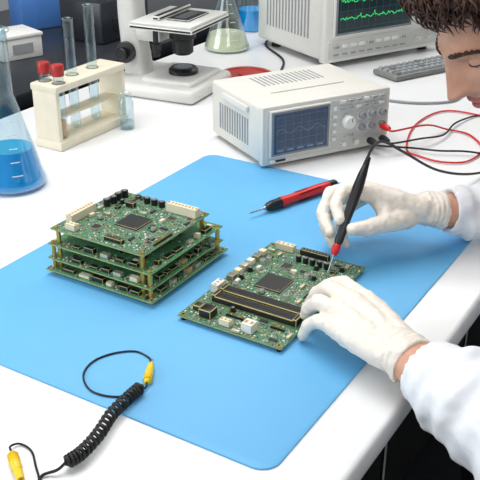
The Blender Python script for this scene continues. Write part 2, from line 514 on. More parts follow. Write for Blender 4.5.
def pcb_stack():
    b = MB()
    ZT = 0.0735
    layers = [(-0.258, -0.073, 0.354, 0.539, 0.0125, 'pcb2'), (-0.254, -0.080, 0.358, 0.537, 0.0290, 'pcb2'),
              (-0.252, -0.078, 0.360, 0.536, 0.0500, 'pcb2'), (-0.250, -0.095, 0.371, 0.531, ZT, 'pcb')]
    for li, (s0, s1, t0, t1, z, m) in enumerate(layers):
        board(b, s0, s1, t0, t1, z, m)
        if li < 3:
            rng = random.Random(10 + li)
            gap = layers[li + 1][4] - z - 0.003
            occ = []
            for s in (-0.243, -0.103):
                for t in (0.379, 0.523):
                    occ.append((s - 0.005, s + 0.005, t - 0.005, t + 0.005))
            hh = min(gap, 0.011)
            k = t0 + 0.026
            while k < t1 - 0.034:
                L = rng.uniform(0.008, 0.020)
                m2 = rng.choice(['black', 'black', 'chip', 'blackmat', 'cream', 'black', 'silver'])
                h = rng.uniform(0.3, 0.7) * hh
                b.box((s0 + 0.009, k + L / 2, z + h / 2), (0.008, L, h), m2, bevel=0.0006, seg=1)
                occ.append((s0 + 0.003, s0 + 0.014, k, k + L)); k += L + rng.uniform(0.004, 0.018)
            k = s0 + 0.026
            while k < s1 - 0.034:
                L = rng.uniform(0.006, 0.018)
                m2 = rng.choice(['black', 'chip', 'cream', 'silver', 'black', 'blackmat', 'tan'])
                h = rng.uniform(0.3, 0.7) * hh
                b.box((k + L / 2, t0 + 0.009, z + h / 2), (L, 0.008, h), m2, bevel=0.0006, seg=1)
                occ.append((k, k + L, t0 + 0.003, t0 + 0.014)); k += L + rng.uniform(0.004, 0.016)
            b.box(((s0 + s1) / 2, (t0 + t1) / 2, z + gap * 0.35), (0.09, 0.09, gap * 0.7), 'blackmat', bevel=0.001)
            occ.append(rectof(((s0 + s1) / 2, (t0 + t1) / 2), 0.09, 0.09))
            scatter(b, s0, s1, t0, t1, z, 70, rng, occ, hh * 0.7, edge=True)
            scatter(b, s0 + 0.01, s1, t0 + 0.01, t1, z, 70, rng, occ, hh * 0.7)
            if li == 2:
                header(b, (-0.0855, 0.45), 0.06, 0.010, 0.010, z, 'black', 'y', 12)
    for s in (-0.243, -0.103):
        for t in (0.379, 0.523):
            b.lathe([(0.0034, 0.003), (0.0034, ZT - 0.0018)], 'brass', org=(s, t, 0), seg=6)
    for s, t in ((-0.247, 0.3645), (-0.085, 0.3645), (-0.247, 0.531)):
        b.lathe([(0.0032, 0.003), (0.0032, 0.0485)], 'brass', org=(s, t, 0), seg=6)
        b.lathe([(0.0030, 0.050), (0.0030, 0.0525), (0.0020, 0.0535)], 'brass', org=(s, t, 0), seg=6)
    z = ZT; rng = random.Random(77); occ = []
    for s in (-0.244, -0.101):
        for t in (0.377, 0.525):
            occ.append((s - 0.004, s + 0.004, t - 0.004, t + 0.004))
            b.lathe([(0.003, 0.0), (0.003, 0.0022), (0.002, 0.003)], 'brass', org=(s, t, z), seg=6)
    qfp(b, (-0.178, 0.442), 0.038, z, npin=20, h=0.003); occ.append(rectof((-0.178, 0.442), 0.045, 0.045))
    header(b, (-0.116, 0.402), 0.052, 0.012, 0.013, z, 'cream', 'y', 9); occ.append(rectof((-0.116, 0.402), 0.012, 0.052))
    header(b, (-0.198, 0.519), 0.052, 0.012, 0.012, z, 'cream', 'x', 9); occ.append(rectof((-0.198, 0.519), 0.052, 0.012))
    header(b, (-0.237, 0.502), 0.018, 0.010, 0.009, z, 'cream', 'y', 3); occ.append(rectof((-0.237, 0.502), 0.010, 0.018))
    for k in range(4):
        c = (-0.150 + 0.013 * k, 0.512 - 0.002 * (k % 2))
        ecap(b, c, 0.0052, 0.011, z, 'black'); occ.append(rectof(c, 0.011, 0.011))
    for k in range(3):
        c = (-0.112, 0.442 + 0.013 * k)
        ecap(b, c, 0.0048, 0.009, z, 'black'); occ.append(rectof(c, 0.010, 0.010))
    header(b, (-0.135, 0.480), 0.014, 0.008, 0.008, z, 'black', 'y', 4); occ.append(rectof((-0.135, 0.48), 0.008, 0.014))
    header(b, (-0.236, 0.43), 0.03, 0.008, 0.006, z, 'black', 'y', 6); occ.append(rectof((-0.236, 0.43), 0.008, 0.03))
    qfp(b, (-0.215, 0.478), 0.013, z, npin=8, h=0.0016); occ.append(rectof((-0.215, 0.478), 0.018, 0.018))
    qfp(b, (-0.14, 0.405), 0.012, z, npin=8, h=0.0016); occ.append(rectof((-0.14, 0.405), 0.017, 0.017))
    pinrow(b, (-0.2, 0.376), 16, 'x', z, h=0.007); occ.append(rectof((-0.2, 0.376), 0.042, 0.003))
    scatter(b, -0.250, -0.095, 0.371, 0.531, z, 340, rng, occ, 0.008)
    b.obj('circuit_board_stack', BT)

# ------------------------------------------------------------------ instruments
def knob(b, x, z, r, d, mat='btn', ring='panel'):
    T = Matrix.Translation((x, 0, z)) @ Matrix.Rotation(math.pi / 2, 4, 'X')
    b.lathe([(r * 1.25, 0), (r * 1.25, 0.0062)], ring, T=T, seg=20)
    b.lathe([(r, 0.0012), (r, d * 0.7), (r * 0.86, d), (0.0, d)], mat, T=T, seg=20, cap1=False)
    b.box((x + r * 0.25, -d - 0.0002, z + r * 0.4), (0.0012, 0.0006, r * 0.6), 'blackmat')

def scope_small():
    b = MB()
    W, D, H = 0.272, 0.205, 0.108
    z0 = 0.008
    b.box((W / 2, D / 2 + 0.004, z0 + H / 2), (W, D - 0.008, H), 'case', bevel=0.008, seg=3)
    b.box((W / 2, 0.004, z0 + H / 2), (W + 0.004, 0.014, H + 0.003), 'case', bevel=0.004, seg=2)
    b.box((W / 2, -0.0035, z0 + H / 2), (W - 0.012, 0.002, H - 0.012), 'panel', bevel=0.0008)
    b.box((0.075, -0.0055, z0 + 0.058), (0.128, 0.006, 0.088), 'bezel', bevel=0.003)
    b.box((0.075, -0.0088, z0 + 0.058), (0.112, 0.001, 0.074), 'screen')
    for k in range(7):
        b.box((0.025 + k * 0.0166, -0.0094, z0 + 0.058), (0.0003, 0.0003, 0.066), 'screenline')
    for k in range(5):
        b.box((0.075, -0.0094, z0 + 0.030 + k * 0.0145), (0.104, 0.0003, 0.0003), 'screenline')
    pts = [(0.023 + k * 0.0018, -0.0098, z0 + 0.062 + 0.005 * math.sin(k * 0.3)) for k in range(58)]
    b.tube(pts, 0.0004, 'screenline', 5)
    for k in range(5):
        b.box((0.032 + k * 0.021, -0.0094, z0 + 0.0265), (0.013, 0.0003, 0.003), 'screenline')
    for k in range(5):
        b.box((0.148, -0.006, z0 + 0.028 + k * 0.0145), (0.009, 0.004, 0.007), 'btnw', bevel=0.001)
    for r_ in range(2):
        for k in range(6):
            b.box((0.166 + k * 0.0172, -0.006, z0 + 0.097 - r_ * 0.012), (0.012, 0.004, 0.006), 'btn' if (k + r_) % 3 else 'btnw', bevel=0.001)
    knob(b, 0.177, z0 + 0.058, 0.0125, 0.018, 'btnw')
    for (x, z, r) in ((0.208, 0.066, 0.0075), (0.231, 0.066, 0.0075), (0.254, 0.066, 0.0075), (0.208, 0.043, 0.0065), (0.231, 0.043, 0.0065), (0.254, 0.043, 0.0065)):
        knob(b, x, z0 + z, r, 0.015, 'btn', 'btnw')
    for k in range(3):
        b.box((0.170 + 0.010 * k, -0.006, z0 + 0.030), (0.006, 0.004, 0.005), 'btn', bevel=0.001)
    for x in (0.168, 0.196, 0.224, 0.252):
        TT = Matrix.Translation((x, -0.003, z0 + 0.016)) @ Matrix.Rotation(math.pi / 2, 4, 'X')
        b.lathe([(0.0075, 0), (0.0075, 0.002), (0.005, 0.002), (0.005, 0.010), (0.003, 0.010)], 'silver', T=TT, seg=16)
    b.box((0.03, -0.0052, z0 + 0.0065), (0.03, 0.002, 0.003), 'blackmat')
    b.box((0.018, -0.006, z0 + 0.0065), (0.010, 0.004, 0.007), 'btnw', bevel=0.001)
    for k in range(12):
        b.box((-0.0003, 0.055 + k * 0.010, z0 + 0.048), (0.002, 0.0035, 0.05), 'btn')
    for k in range(14):
        b.box((0.070 + k * 0.010, 0.145, z0 + H + 0.0002), (0.0035, 0.06, 0.001), 'btn')
    b.box((W / 2, 0.07, z0 + H + 0.001), (0.16, 0.003, 0.002), 'case')
    b.box((-0.003, 0.10, z0 + 0.092), (0.006, 0.10, 0.012), 'case2', bevel=0.002)
    b.box((W + 0.003, 0.10, z0 + 0.092), (0.006, 0.10, 0.012), 'case2', bevel=0.002)
    for x in (0.03, W - 0.03):
        for y in (0.03, D - 0.03):
            b.lathe([(0.009, 0.0032), (0.010, z0 + 0.002)], 'blackmat', org=(x, y, 0), seg=14)
    T = Matrix.Translation((0.040, 1.498, 0)) @ Matrix.Rotation(math.radians(28), 4, 'Z')
    b.obj('oscilloscope', T)
    return T

def scope_big():
    b = MB()
    W, D, H = 0.395, 0.30, 0.27
    z0 = 0.014
    b.box((W / 2, D / 2 + 0.005, z0 + H / 2), (W - 0.01, D, H - 0.006), 'case2', bevel=0.012, seg=3)
    b.box((W / 2, 0.006, z0 + H / 2), (W, 0.024, H), 'case2', bevel=0.006, seg=2)
    b.box((0.150, -0.006, z0 + 0.158), (0.255, 0.012, 0.190), 'bezel', bevel=0.005)
    b.box((0.150, -0.0125, z0 + 0.158), (0.232, 0.0015, 0.168), 'screen2')
    for k in range(11):
        b.box((0.040 + k * 0.022, -0.0135, z0 + 0.158), (0.0007, 0.0004, 0.16), 'grid')
    for k in range(8):
        b.box((0.150, -0.0135, z0 + 0.083 + k * 0.0214), (0.225, 0.0004, 0.0007), 'grid')
    rng = random.Random(3)
    for zb, amp in ((0.108, 0.006), (0.150, 0.010), (0.205, 0.012)):
        pts = []
        for k in range(110):
            v = amp * 0.35 * math.sin(k * 0.5) + amp * rng.uniform(-0.4, 0.4) + (amp * 1.3 if k % 22 == 9 else 0)
            pts.append((0.040 + k * 0.002, -0.0142, z0 + zb + v))
        b.tube(pts, 0.0008, 'green', 4)
    b.box((W / 2, -0.0065, z0 + 0.032), (W - 0.02, 0.003, 0.046), 'panel', bevel=0.001)
    for k in range(9):
        b.box((0.035 + k * 0.027, -0.009, z0 + 0.040), (0.018, 0.005, 0.009), 'btnw' if k % 4 else 'btn', bevel=0.001)
    for k in range(9):
        b.box((0.035 + k * 0.027, -0.0085, z0 + 0.020), (0.016, 0.003, 0.003), 'btn')
    for x in (0.30, 0.335, 0.368):
        for z in (0.09, 0.13, 0.17, 0.21, 0.24):
            if z > 0.2:
                b.box((x, -0.008, z0 + z), (0.02, 0.006, 0.012), 'btn', bevel=0.001)
            else:
                knob(b, x, z0 + z, 0.010, 0.022, 'btn', 'btnw')
    for x in (0.30, 0.335, 0.368):
        TT = Matrix.Translation((x, -0.006, z0 + 0.03)) @ Matrix.Rotation(math.pi / 2, 4, 'X')
        b.lathe([(0.009, 0), (0.009, 0.003), (0.006, 0.003), (0.006, 0.013), (0.003, 0.013)], 'silver', T=TT, seg=16)
    for k in range(14):
        b.box((0.0045, 0.07 + k * 0.014, z0 + 0.12), (0.002, 0.005, 0.14), 'btn')
    for x in (0.04, W - 0.04):
        for y in (0.03, D - 0.04):
            b.lathe([(0.013, 0.0), (0.014, z0 + 0.003)], 'blackmat', org=(x, y, 0), seg=14)
    T = Matrix.Translation((0.203, 2.164, 0)) @ Matrix.Rotation(math.radians(32), 4, 'Z')
    b.obj('oscilloscope.001', T)

def microscope():
    b = MB()
    b.box((0.02, 0, 0.016), (0.235, 0.205, 0.032), 'scopewhite', bevel=0.014, seg=4)
    b.box((0.055, 0, 0.034), (0.13, 0.15, 0.016), 'scopewhite', bevel=0.007, seg=3)
    b.lathe([(0.034, 0.04), (0.034, 0.050), (0.028, 0.056), (0.020, 0.056)], 'black', org=(0.06, 0, 0), seg=28)
    b.lathe([(0.021, 0.0562), (0.0, 0.0575)], 'glass', org=(0.06, 0, 0), seg=24, cap1=False)
    path = cr([(-0.055, 0, 0.02), (-0.065, 0, 0.10), (-0.070, 0, 0.20), (-0.055, 0, 0.28), (-0.01, 0, 0.325), (0.04, 0, 0.335)], 6)
    rings = []
    for k, p in enumerate(path):
        t = (path[min(len(path) - 1, k + 1)] - path[max(0, k - 1)]).normalized()
        u = Vector((0, 1, 0)); v = t.cross(u).normalized()
        w, d = 0.030, 0.030 - 0.004 * math.sin(k / len(path) * 3)
        rr = []
        for j in range(20):
            a = 2 * math.pi * j / 20
            cx, sx = math.cos(a), math.sin(a)
            rr.append(p + u * (w * math.copysign(abs(cx) ** 0.6, cx)) + v * (d * math.copysign(abs(sx) ** 0.6, sx)))
        rings.append(rr)
    b.rings(rings, 'scopewhite')
    for sg in (-1, 1):
        T = Matrix.Translation((-0.065, sg * 0.028, 0.085)) @ Matrix.Rotation(-sg * math.pi / 2, 4, 'X')
        b.lathe([(0.012, 0), (0.012, 0.008), (0.024, 0.009), (0.024, 0.022), (0.014, 0.023), (0.014, 0.036), (0.012, 0.038)], 'black', T=T, seg=24)
    b.box((-0.02, 0, 0.125), (0.07, 0.05, 0.03), 'scopewhite', bevel=0.005)
    b.lathe([(0.018, 0.085), (0.024, 0.09), (0.024, 0.118), (0.030, 0.122), (0.030, 0.150)], 'black', org=(0.06, 0, 0), seg=26)
    b.box((0.055, 0, 0.158), (0.155, 0.185, 0.010), 'blackmat', bevel=0.003)
    b.box((0.055, 0, 0.166), (0.150, 0.180, 0.006), 'scopewhite', bevel=0.002)
    b.box((0.075, 0.0, 0.171), (0.055, 0.10, 0.004), 'blackmat', bevel=0.001)
    b.box((0.03, 0.01, 0.174), (0.018, 0.15, 0.010), 'black', bevel=0.003)
    b.box((0.075, 0.0, 0.1735), (0.026, 0.076, 0.0012), 'glass')
    T = Matrix.Translation((0.04, -0.085, 0.155)) @ Matrix.Rotation(math.pi, 4, 'X')
    b.lathe([(0.006, 0), (0.006, 0.03), (0.012, 0.03), (0.012, 0.045), (0.009, 0.046), (0.009, 0.058)], 'black', T=T, seg=18)
    b.lathe([(0.026, 0.300), (0.034, 0.290), (0.034, 0.276), (0.020, 0.268)], 'steel', org=(0.055, 0, 0), seg=26)
    for a, L in ((0, 0.070), (120, 0.055), (240, 0.045)):
        ar = math.radians(a)
        d = Vector((math.cos(ar) * 0.25, math.sin(ar) * 0.25, -1)).normalized()
        p = Vector((0.055 + 0.018 * math.cos(ar), 0.018 * math.sin(ar), 0.276))
        T = axisM(p, p + d)
        b.lathe([(0.0125, 0), (0.0125, L * 0.55), (0.010, L * 0.6), (0.010, L * 0.8), (0.005, L)], 'steel', T=T, seg=18)
        b.lathe([(0.0127, L * 0.3), (0.0127, L * 0.36)], 'redd', T=T, seg=18)
    b.box((0.045, 0, 0.335), (0.11, 0.085, 0.07), 'scopewhite', bevel=0.016, seg=4)
    for sg in (-1, 1):
        p0 = Vector((0.03, sg * 0.031, 0.355)); p1 = Vector((-0.06, sg * 0.031, 0.435))
        T = axisM(p0, p1)
        b.lathe([(0.017, 0), (0.017, 0.075), (0.019, 0.08), (0.019, 0.115), (0.015, 0.122)], 'black', T=T, seg=22)
    p = ST(0.572, 0.945)
    T = Matrix.Translation((p.x, p.y, 0)) @ Matrix.Rotation(math.atan2(-0.40, 0.86), 4, 'Z')
    b.obj('microscope', T)

# ------------------------------------------------------------------ glassware
def flask(name, x, y, H, R, neck, liq_h, liq, liqtop=None, marks=True):
    b = MB()
    cone_h = H * 0.60
    def rad(z):
        if z < 0.012: return R - 0.008 * (1 - z / 0.012) ** 2
        k = min(1, (z - 0.012) / (cone_h - 0.012))
        return R + (neck - R) * (k ** 0.96)
    prof = [(0.0, 0.001), (R - 0.010, 0.001)] + [(rad(z), z) for z in [i * 0.002 for i in range(1, 7)]]
    for k in range(1, 13):
        z = 0.012 + (cone_h - 0.012) * k / 12
        prof.append((rad(z), z))
    prof += [(neck, cone_h + 0.01), (neck, H - 0.008), (neck + 0.004, H - 0.006), (neck + 0.005, H - 0.002), (neck + 0.003, H), (neck - 0.001, H - 0.001), (neck - 0.002, H - 0.02)]
    b.lathe(prof, 'glass', seg=48, cap1=False, cap0=False)
    lp = [(0.0, 0.003), (R - 0.012, 0.003)] + [(rad(z) - 0.0025, z) for z in (0.005, 0.009, 0.013)]
    for k in range(1, 7):
        z = 0.013 + (liq_h - 0.013) * k / 6
        lp.append((rad(z) - 0.0025, z))
    b.lathe(lp, liq, seg=48, cap0=False, cap1=False)
    b.lathe([(rad(liq_h) - 0.0025, liq_h), (0.0, liq_h - 0.0005)], liqtop or liq, seg=48, cap0=False, cap1=False)
    if marks:
        for k in range(5):
            z = 0.035 + k * 0.022
            r = rad(z) + 0.0006
            for j in range(8):
                a = math.radians(-75 + j * 2.5)
                b.box((r * math.cos(a), r * math.sin(a), z), (0.001, r * 0.045, 0.0012), 'whitep', rz=a)
    b.obj(name, Matrix.Translation((x, y, 0)))

def glassware():
    flask('erlenmeyer_flask', -0.393, 1.430, 0.272, 0.058, 0.0165, 0.070, 'blueliq', 'blueliqtop')
    flask('erlenmeyer_flask.001', -0.035, 2.37, 0.24, 0.060, 0.018, 0.045, 'yelliq', 'yelliq')
    b = MB()
    b.lathe([(0.0, 0.001), (0.04, 0.001), (0.042, 0.006), (0.042, 0.11), (0.045, 0.114), (0.041, 0.112)], 'glass', seg=32, cap0=False, cap1=False)
    b.lathe([(0.0, 0.003), (0.039, 0.003), (0.040, 0.06), (0.0, 0.06)], 'blueliq', seg=32, cap0=False, cap1=False)
    b.obj('beaker', Matrix.Translation((0.035, 2.60, 0)))
    b = MB()
    b.lathe([(0.0, 0.0), (0.060, 0.0), (0.062, 0.003), (0.062, 0.012), (0.065, 0.012), (0.066, 0.016), (0.063, 0.018), (0.054, 0.018), (0.052, 0.015), (0.0, 0.015)], 'redd', seg=44, cap0=False, cap1=False)
    b.lathe([(0.018, 0.015), (0.018, 0.019), (0.0, 0.020)], 'redd', seg=24, cap0=False, cap1=False)
    b.obj('red_lid_dish', Matrix.Translation((0.014, 2.07, 0)))

def rack():
    b = MB()
    s0, s1, t0, t1 = 0.125, 0.330, 0.852, 0.918
    cs, ct = (s0 + s1) / 2, (t0 + t1) / 2
    b.box((cs, ct, 0.009), (s1 - s0, t1 - t0, 0.018), 'cream', bevel=0.003)
    b.box((cs, ct, 0.058), (s1 - s0 - 0.008, t1 - t0 - 0.030, 0.004), 'cream', bevel=0.001)
    b.box((cs, ct, 0.119), (s1 - s0, t1 - t0, 0.014), 'cream', bevel=0.003)
    for s in (s0 + 0.006, s1 - 0.006):
        b.box((s, ct, 0.065), (0.010, t1 - t0 - 0.006, 0.108), 'cream', bevel=0.002)
    b.obj('test_tube_rack', BT)
    specs = [(0.150, 0.868, 0.150, 'cap', 'orliq'), (0.150, 0.902, 0.150, 'cap', None), (0.208, 0.886, 0.235, 'open', None), (0.268, 0.886, 0.250, 'open', None)]
    for k, (s, t, L, kind, liq) in enumerate(specs):
        b = MB()
        r = 0.0098
        z0 = 0.0185
        pr = [(0.0, z0)] + [(r * math.sin(a), z0 + r - r * math.cos(a)) for a in (0.4, 0.8, 1.2, 1.57)] + [(r, z0 + L - 0.02 - 0.002), (r + 0.0018, z0 + L - 0.02), (r - 0.0012, z0 + L - 0.021)]
        b.lathe(pr, 'glass', seg=22, cap0=False, cap1=False)
        if liq:
            b.lathe([(0.0, z0 + 0.002), (0.006, z0 + 0.004), (0.0082, z0 + 0.009), (0.0082, z0 + 0.035), (0, z0 + 0.035)], liq, seg=18, cap0=False, cap1=False)
        if kind == 'cap':
            zt = z0 + L - 0.022
            b.lathe([(0.0118, zt - 0.006), (0.0122, zt), (0.0122, zt + 0.012), (0.0108, zt + 0.015), (0.0, zt + 0.0152)], 'redd', seg=22, cap1=False)
        nm = 'test_tube' if k == 0 else 'test_tube.%03d' % k
        p = ST(s, t)
        b.lathe([(0.0128, 0.1262), (0.0128, 0.1268), (0.0102, 0.1268)], 'grey', seg=20, cap0=False, cap1=False)
        b.obj(nm, Matrix.Translation((p.x, p.y, 0)))
    b = MB()
    b.lathe([(0.0, 0.0), (0.014, 0.0), (0.015, 0.003), (0.015, 0.056), (0.011, 0.063), (0.011, 0.071), (0.013, 0.073)], 'glass', seg=24, cap0=False, cap1=False)
    b.lathe([(0.0, 0.002), (0.0135, 0.002), (0.0135, 0.016), (0, 0.016)], 'glass', seg=20, cap0=False, cap1=False)
    p = ST(0.300, 0.832)
    b.obj('glass_vial', Matrix.Translation((p.x, p.y, 0)))

# ------------------------------------------------------------------ small stuff
def screwdriver():
    b = MB()
    p0 = Vector((0.0143, 1.283, 0.0125)); p1 = Vector((0.164, 1.408, 0.0125))
    L = (p1 - p0).length
    T = axisM(p0, p1)
    b.lathe([(0.0006, 0), (0.0014, 0.006), (0.0016, 0.030), (0.0030, 0.032), (0.0034, 0.036)], 'steel', T=T, seg=14)
    b.lathe([(0.0034, 0.034), (0.0070, 0.040), (0.0086, 0.048), (0.0084, 0.064), (0.0092, 0.066)], 'black', T=T, seg=22)
    b.lathe([(0.0088, 0.066), (0.0094, 0.072), (0.0082, 0.080), (0.0080, L * 0.62), (0.0090, L * 0.72), (0.0088, L - 0.022), (0.0075, L - 0.018)], 'red', T=T, seg=22)
    b.lathe([(0.0078, L - 0.018), (0.0078, L - 0.004), (0.0055, L), (0, L)], 'black', T=T, seg=22, cap1=False)
    for k in range(8):
        a = 2 * math.pi * k / 8
        TT = T @ Matrix.Rotation(a, 4, 'Z')
        b.box((0.0083, 0, L * 0.66), (0.0015, 0.0016, 0.05), 'black' if k % 2 else 'red', T=TT)
    b.obj('screwdriver')

def plug(b, p0, p1, r=0.0045):
    L = (Vector(p1) - Vector(p0)).length
    T = axisM(p0, p1)
    b.lathe([(0.0022, 0), (r * 0.8, 0.002), (r, L * 0.25), (r, L * 0.6), (r * 0.75, L * 0.66), (r * 0.85, L * 0.72), (r * 0.7, L)], 'yellow', T=T, seg=18)
    for k in range(4):
        b.lathe([(r * 1.08, L * (0.10 + 0.07 * k)), (r * 1.08, L * (0.13 + 0.07 * k))], 'yellow', T=T, seg=18)
    b.lathe([(0.0016, L), (0.0020, L + 0.004), (0.0016, L + 0.010), (0, L + 0.0105)], 'steel', T=T, seg=12, cap1=False)

def coil_cord():
    b = MB()
    ctl = cr([(-0.110, 0.822, 0.0108), (-0.122, 0.802, 0.0108), (-0.137, 0.772, 0.0108), (-0.147, 0.737, 0.0108), (-0.160, 0.708, 0.0108), (-0.173, 0.693, 0.0108)], 60)
    turns = 24; n = len(ctl); pts = []
    for k, p in enumerate(ctl):
        t = (ctl[min(n - 1, k + 1)] - ctl[max(0, k - 1)]).normalized()
        side = t.cross(Vector((0, 0, 1))).normalized(); up = side.cross(t)
        a = 2 * math.pi * turns * k / (n - 1)
        env = min(1, k / 12, (n - 1 - k) / 12)
        pts.append(p + (side * math.cos(a) + up * math.sin(a)) * 0.0058 * env)
    b.tube(pts, 0.0021, 'rubber', 7)
    tail = cr([ctl[-1], (-0.181, 0.688, 0.006), (-0.196, 0.683, 0.002), (-0.190, 0.660, 0.002), (-0.172, 0.640, 0.002), (-0.18, 0.59, 0.002), (-0.21, 0.54, 0.002)], 10)
    b.tube(tail, 0.0016, 'rubber', 7)
    plug(b, (-0.1055, 0.832, 0.0085), (-0.1040, 0.868, 0.0085), 0.0050)
    loop = cr([(-0.1055, 0.834, 0.008), (-0.1075, 0.824, 0.006), (-0.122, 0.813, 0.0045), (-0.148, 0.812, 0.0045), (-0.170, 0.825, 0.0045), (-0.181, 0.853, 0.0045), (-0.174, 0.880, 0.0045), (-0.153, 0.897, 0.0045), (-0.127, 0.902, 0.0045), (-0.110, 0.890, 0.0045), (-0.1045, 0.876, 0.0075)], 8)
    b.tube(loop, 0.0012, 'rubber', 7)
    b.obj('coiled_grounding_cord')
    b = MB()
    plug(b, (-0.231, 0.712, 0.0075), (-0.213, 0.672, 0.0075), 0.0055)
    wire = cr([(-0.231, 0.713, 0.0075), (-0.236, 0.725, 0.005), (-0.228, 0.733, 0.002), (-0.214, 0.722, 0.002), (-0.205, 0.700, 0.002), (-0.196, 0.67, 0.002), (-0.20, 0.62, 0.002), (-0.24, 0.56, 0.002)], 8)
    b.tube(wire, 0.0012, 'rubber', 7)
    b.obj('banana_plug_lead')

TIP = Vector((0.120, 1.080, 0.0135)); PTOP = Vector((0.177, 1.168, 0.140))
def probe():
    b = MB()
    T = axisM(TIP, PTOP); L = (PTOP - TIP).length
    b.lathe([(0.0003, 0), (0.0010, 0.010), (0.0013, 0.026), (0.0030, 0.030)], 'steel', T=T, seg=14)
    b.lathe([(0.0030, 0.028), (0.0056, 0.033), (0.0062, 0.040), (0.0050, 0.044)], 'red', T=T, seg=20)
    b.lathe([(0.0048, 0.044), (0.0064, 0.050), (0.0060, 0.080), (0.0070, 0.10), (0.0078, 0.13), (0.0064, 0.15), (0.0044, L)], 'black', T=T, seg=20)
    for k in range(5):
        b.lathe([(0.0048 - 0.0003 * k, L - 0.002 + 0.003 * k), (0.0048 - 0.0003 * k, L - 0.0002 + 0.003 * k)], 'rubber', T=T, seg=14)
    cab = cr([PTOP, PTOP + Vector((0.008, 0.013, 0.018)), Vector((0.206, 1.215, 0.158)), Vector((0.250, 1.27, 0.120)), Vector((0.320, 1.35, 0.06)), Vector((0.395, 1.43, 0.02)), Vector((0.46, 1.50, 0.004)), Vector((0.56, 1.60, 0.004)), Vector((0.66, 1.75, 0.004)), Vector((0.60, 1.95, 0.004))], 10)
    b.tube(cab, 0.0022, 'rubber', 8)
    b.obj('test_probe')

def leads(TS):
    def J(x, z, y=0.0):
        return TS @ Vector((x, y, z))
    def lead(name, mat, x, z, pts, r=0.0019):
        b = MB()
        p0 = J(x, z, -0.0135); p1 = J(x, z, -0.036)
        T = axisM(p0, p1)
        b.lathe([(0.0062, 0), (0.0068, 0.006), (0.0062, 0.016), (0.0040, 0.0225)], mat, T=T, seg=18)
        d = (p1 - p0).normalized()
        b.tube(cr([p1 - d * 0.003, p1 + d * 0.013] + pts, 9), r, mat, 8)
        b.obj(name)
    lead('test_lead', 'red', 0.252, 0.048, [(0.365, 1.66, 0.030), (0.415, 1.705, 0.006), (0.455, 1.68, 0.0035), (0.462, 1.60, 0.0035), (0.420, 1.535, 0.0035), (0.372, 1.530, 0.0035), (0.335, 1.56, 0.0035), (0.318, 1.60, 0.0035), (0.36, 1.74, 0.0035), (0.44, 1.83, 0.0035), (0.53, 1.78, 0.0035), (0.66, 1.66, 0.0035)])
    lead('test_lead.001', 'rubber', 0.224, 0.024, [(0.330, 1.585, 0.010), (0.375, 1.575, 0.0085), (0.43, 1.57, 0.0085), (0.50, 1.55, 0.003), (0.60, 1.52, 0.003), (0.7, 1.55, 0.003)])
    lead('test_lead.002', 'rubber', 0.252, 0.024, [(0.345, 1.61, 0.02), (0.40, 1.66, 0.010), (0.44, 1.735, 0.0085), (0.50, 1.80, 0.003), (0.58, 1.83, 0.003), (0.7, 1.80, 0.003)])

def background_items():
    b = MB()
    b.box((0, 0, 0.008), (0.26, 0.085, 0.012), 'grey', bevel=0.003)
    for r_ in range(4):
        for k in range(13):
            b.box((-0.114 + k * 0.019, -0.028 + r_ * 0.0185, 0.0165), (0.015, 0.0145, 0.006), 'btn' if (k * 7 + r_) % 9 else 'grey', top=0.8)
    b.obj('keyboard', Matrix.Translation((0.455, 2.16, 0)) @ Matrix.Rotation(math.radians(33), 4, 'Z'))
    b = MB()
    b.tube(cr([(0.30, 1.93, 0.0035), (0.34, 1.90, 0.0035), (0.40, 1.885, 0.0035), (0.47, 1.90, 0.0035), (0.51, 1.96, 0.0035), (0.56, 2.06, 0.0035), (0.66, 2.12, 0.0035)], 8), 0.003, 'btn', 8)
    b.obj('patch_cable')
    b = MB()
    b.tube(cr([(0.085, 1.80, 0.0035), (0.10, 1.90, 0.0035), (0.115, 2.00, 0.0035), (0.10, 2.12, 0.0035), (0.11, 2.25, 0.0035), (0.07, 2.4, 0.0035), (0.09, 2.5, 0.0035)], 9), 0.003, 'rubber', 8)
    b.obj('power_cord')
    b = MB()
    b.box((0, 0, 0.028), (0.09, 0.06, 0.056), 'case2', bevel=0.004)
    b.box((0, 0, 0.057), (0.084, 0.054, 0.003), 'whitep', bevel=0.001)
    b.box((0, -0.0305, 0.03), (0.05, 0.002, 0.02), 'grey')
    b.obj('sample_box', Matrix.Translation((0.60, 2.26, 0)) @ Matrix.Rotation(math.radians(30), 4, 'Z'))
    b = MB()
    b.box((0, 0, 0.030), (0.12, 0.11, 0.06), 'case2', bevel=0.005)
    b.box((0, 0, 0.062), (0.126, 0.116, 0.010), 'whitep', bevel=0.003)
    b.box((0, -0.0565, 0.03), (0.06, 0.002, 0.025), 'btn')
    b.obj('storage_box', Matrix.Translation((-0.62, 2.42, -0.03)) @ Matrix.Rotation(math.radians(40), 4, 'Z'))
    b = MB()
    b.box((0, 0, 0.05), (0.16, 0.10, 0.10), 'bluebox', bevel=0.006)
    b.box((0, 0, 0.103), (0.15, 0.09, 0.006), 'whitep', bevel=0.002)
    b.obj('reagent_case', Matrix.Translation((-0.62, 2.78, -0.03)) @ Matrix.Rotation(math.radians(35), 4, 'Z'))
    b = MB()
    b.box((0, 0, 0.06), (0.22, 0.16, 0.12), 'darkbench', bevel=0.01)
    b.lathe([(0.05, 0.12), (0.055, 0.125), (0.055, 0.14), (0.045, 0.15), (0, 0.152)], 'blackmat', seg=28, cap1=False)
    b.box((0, -0.081, 0.05), (0.12, 0.004, 0.04), 'blackmat', bevel=0.001)
    b.obj('hot_plate', Matrix.Translation((-0.40, 2.66, -0.03)) @ Matrix.Rotation(math.radians(58), 4, 'Z'))

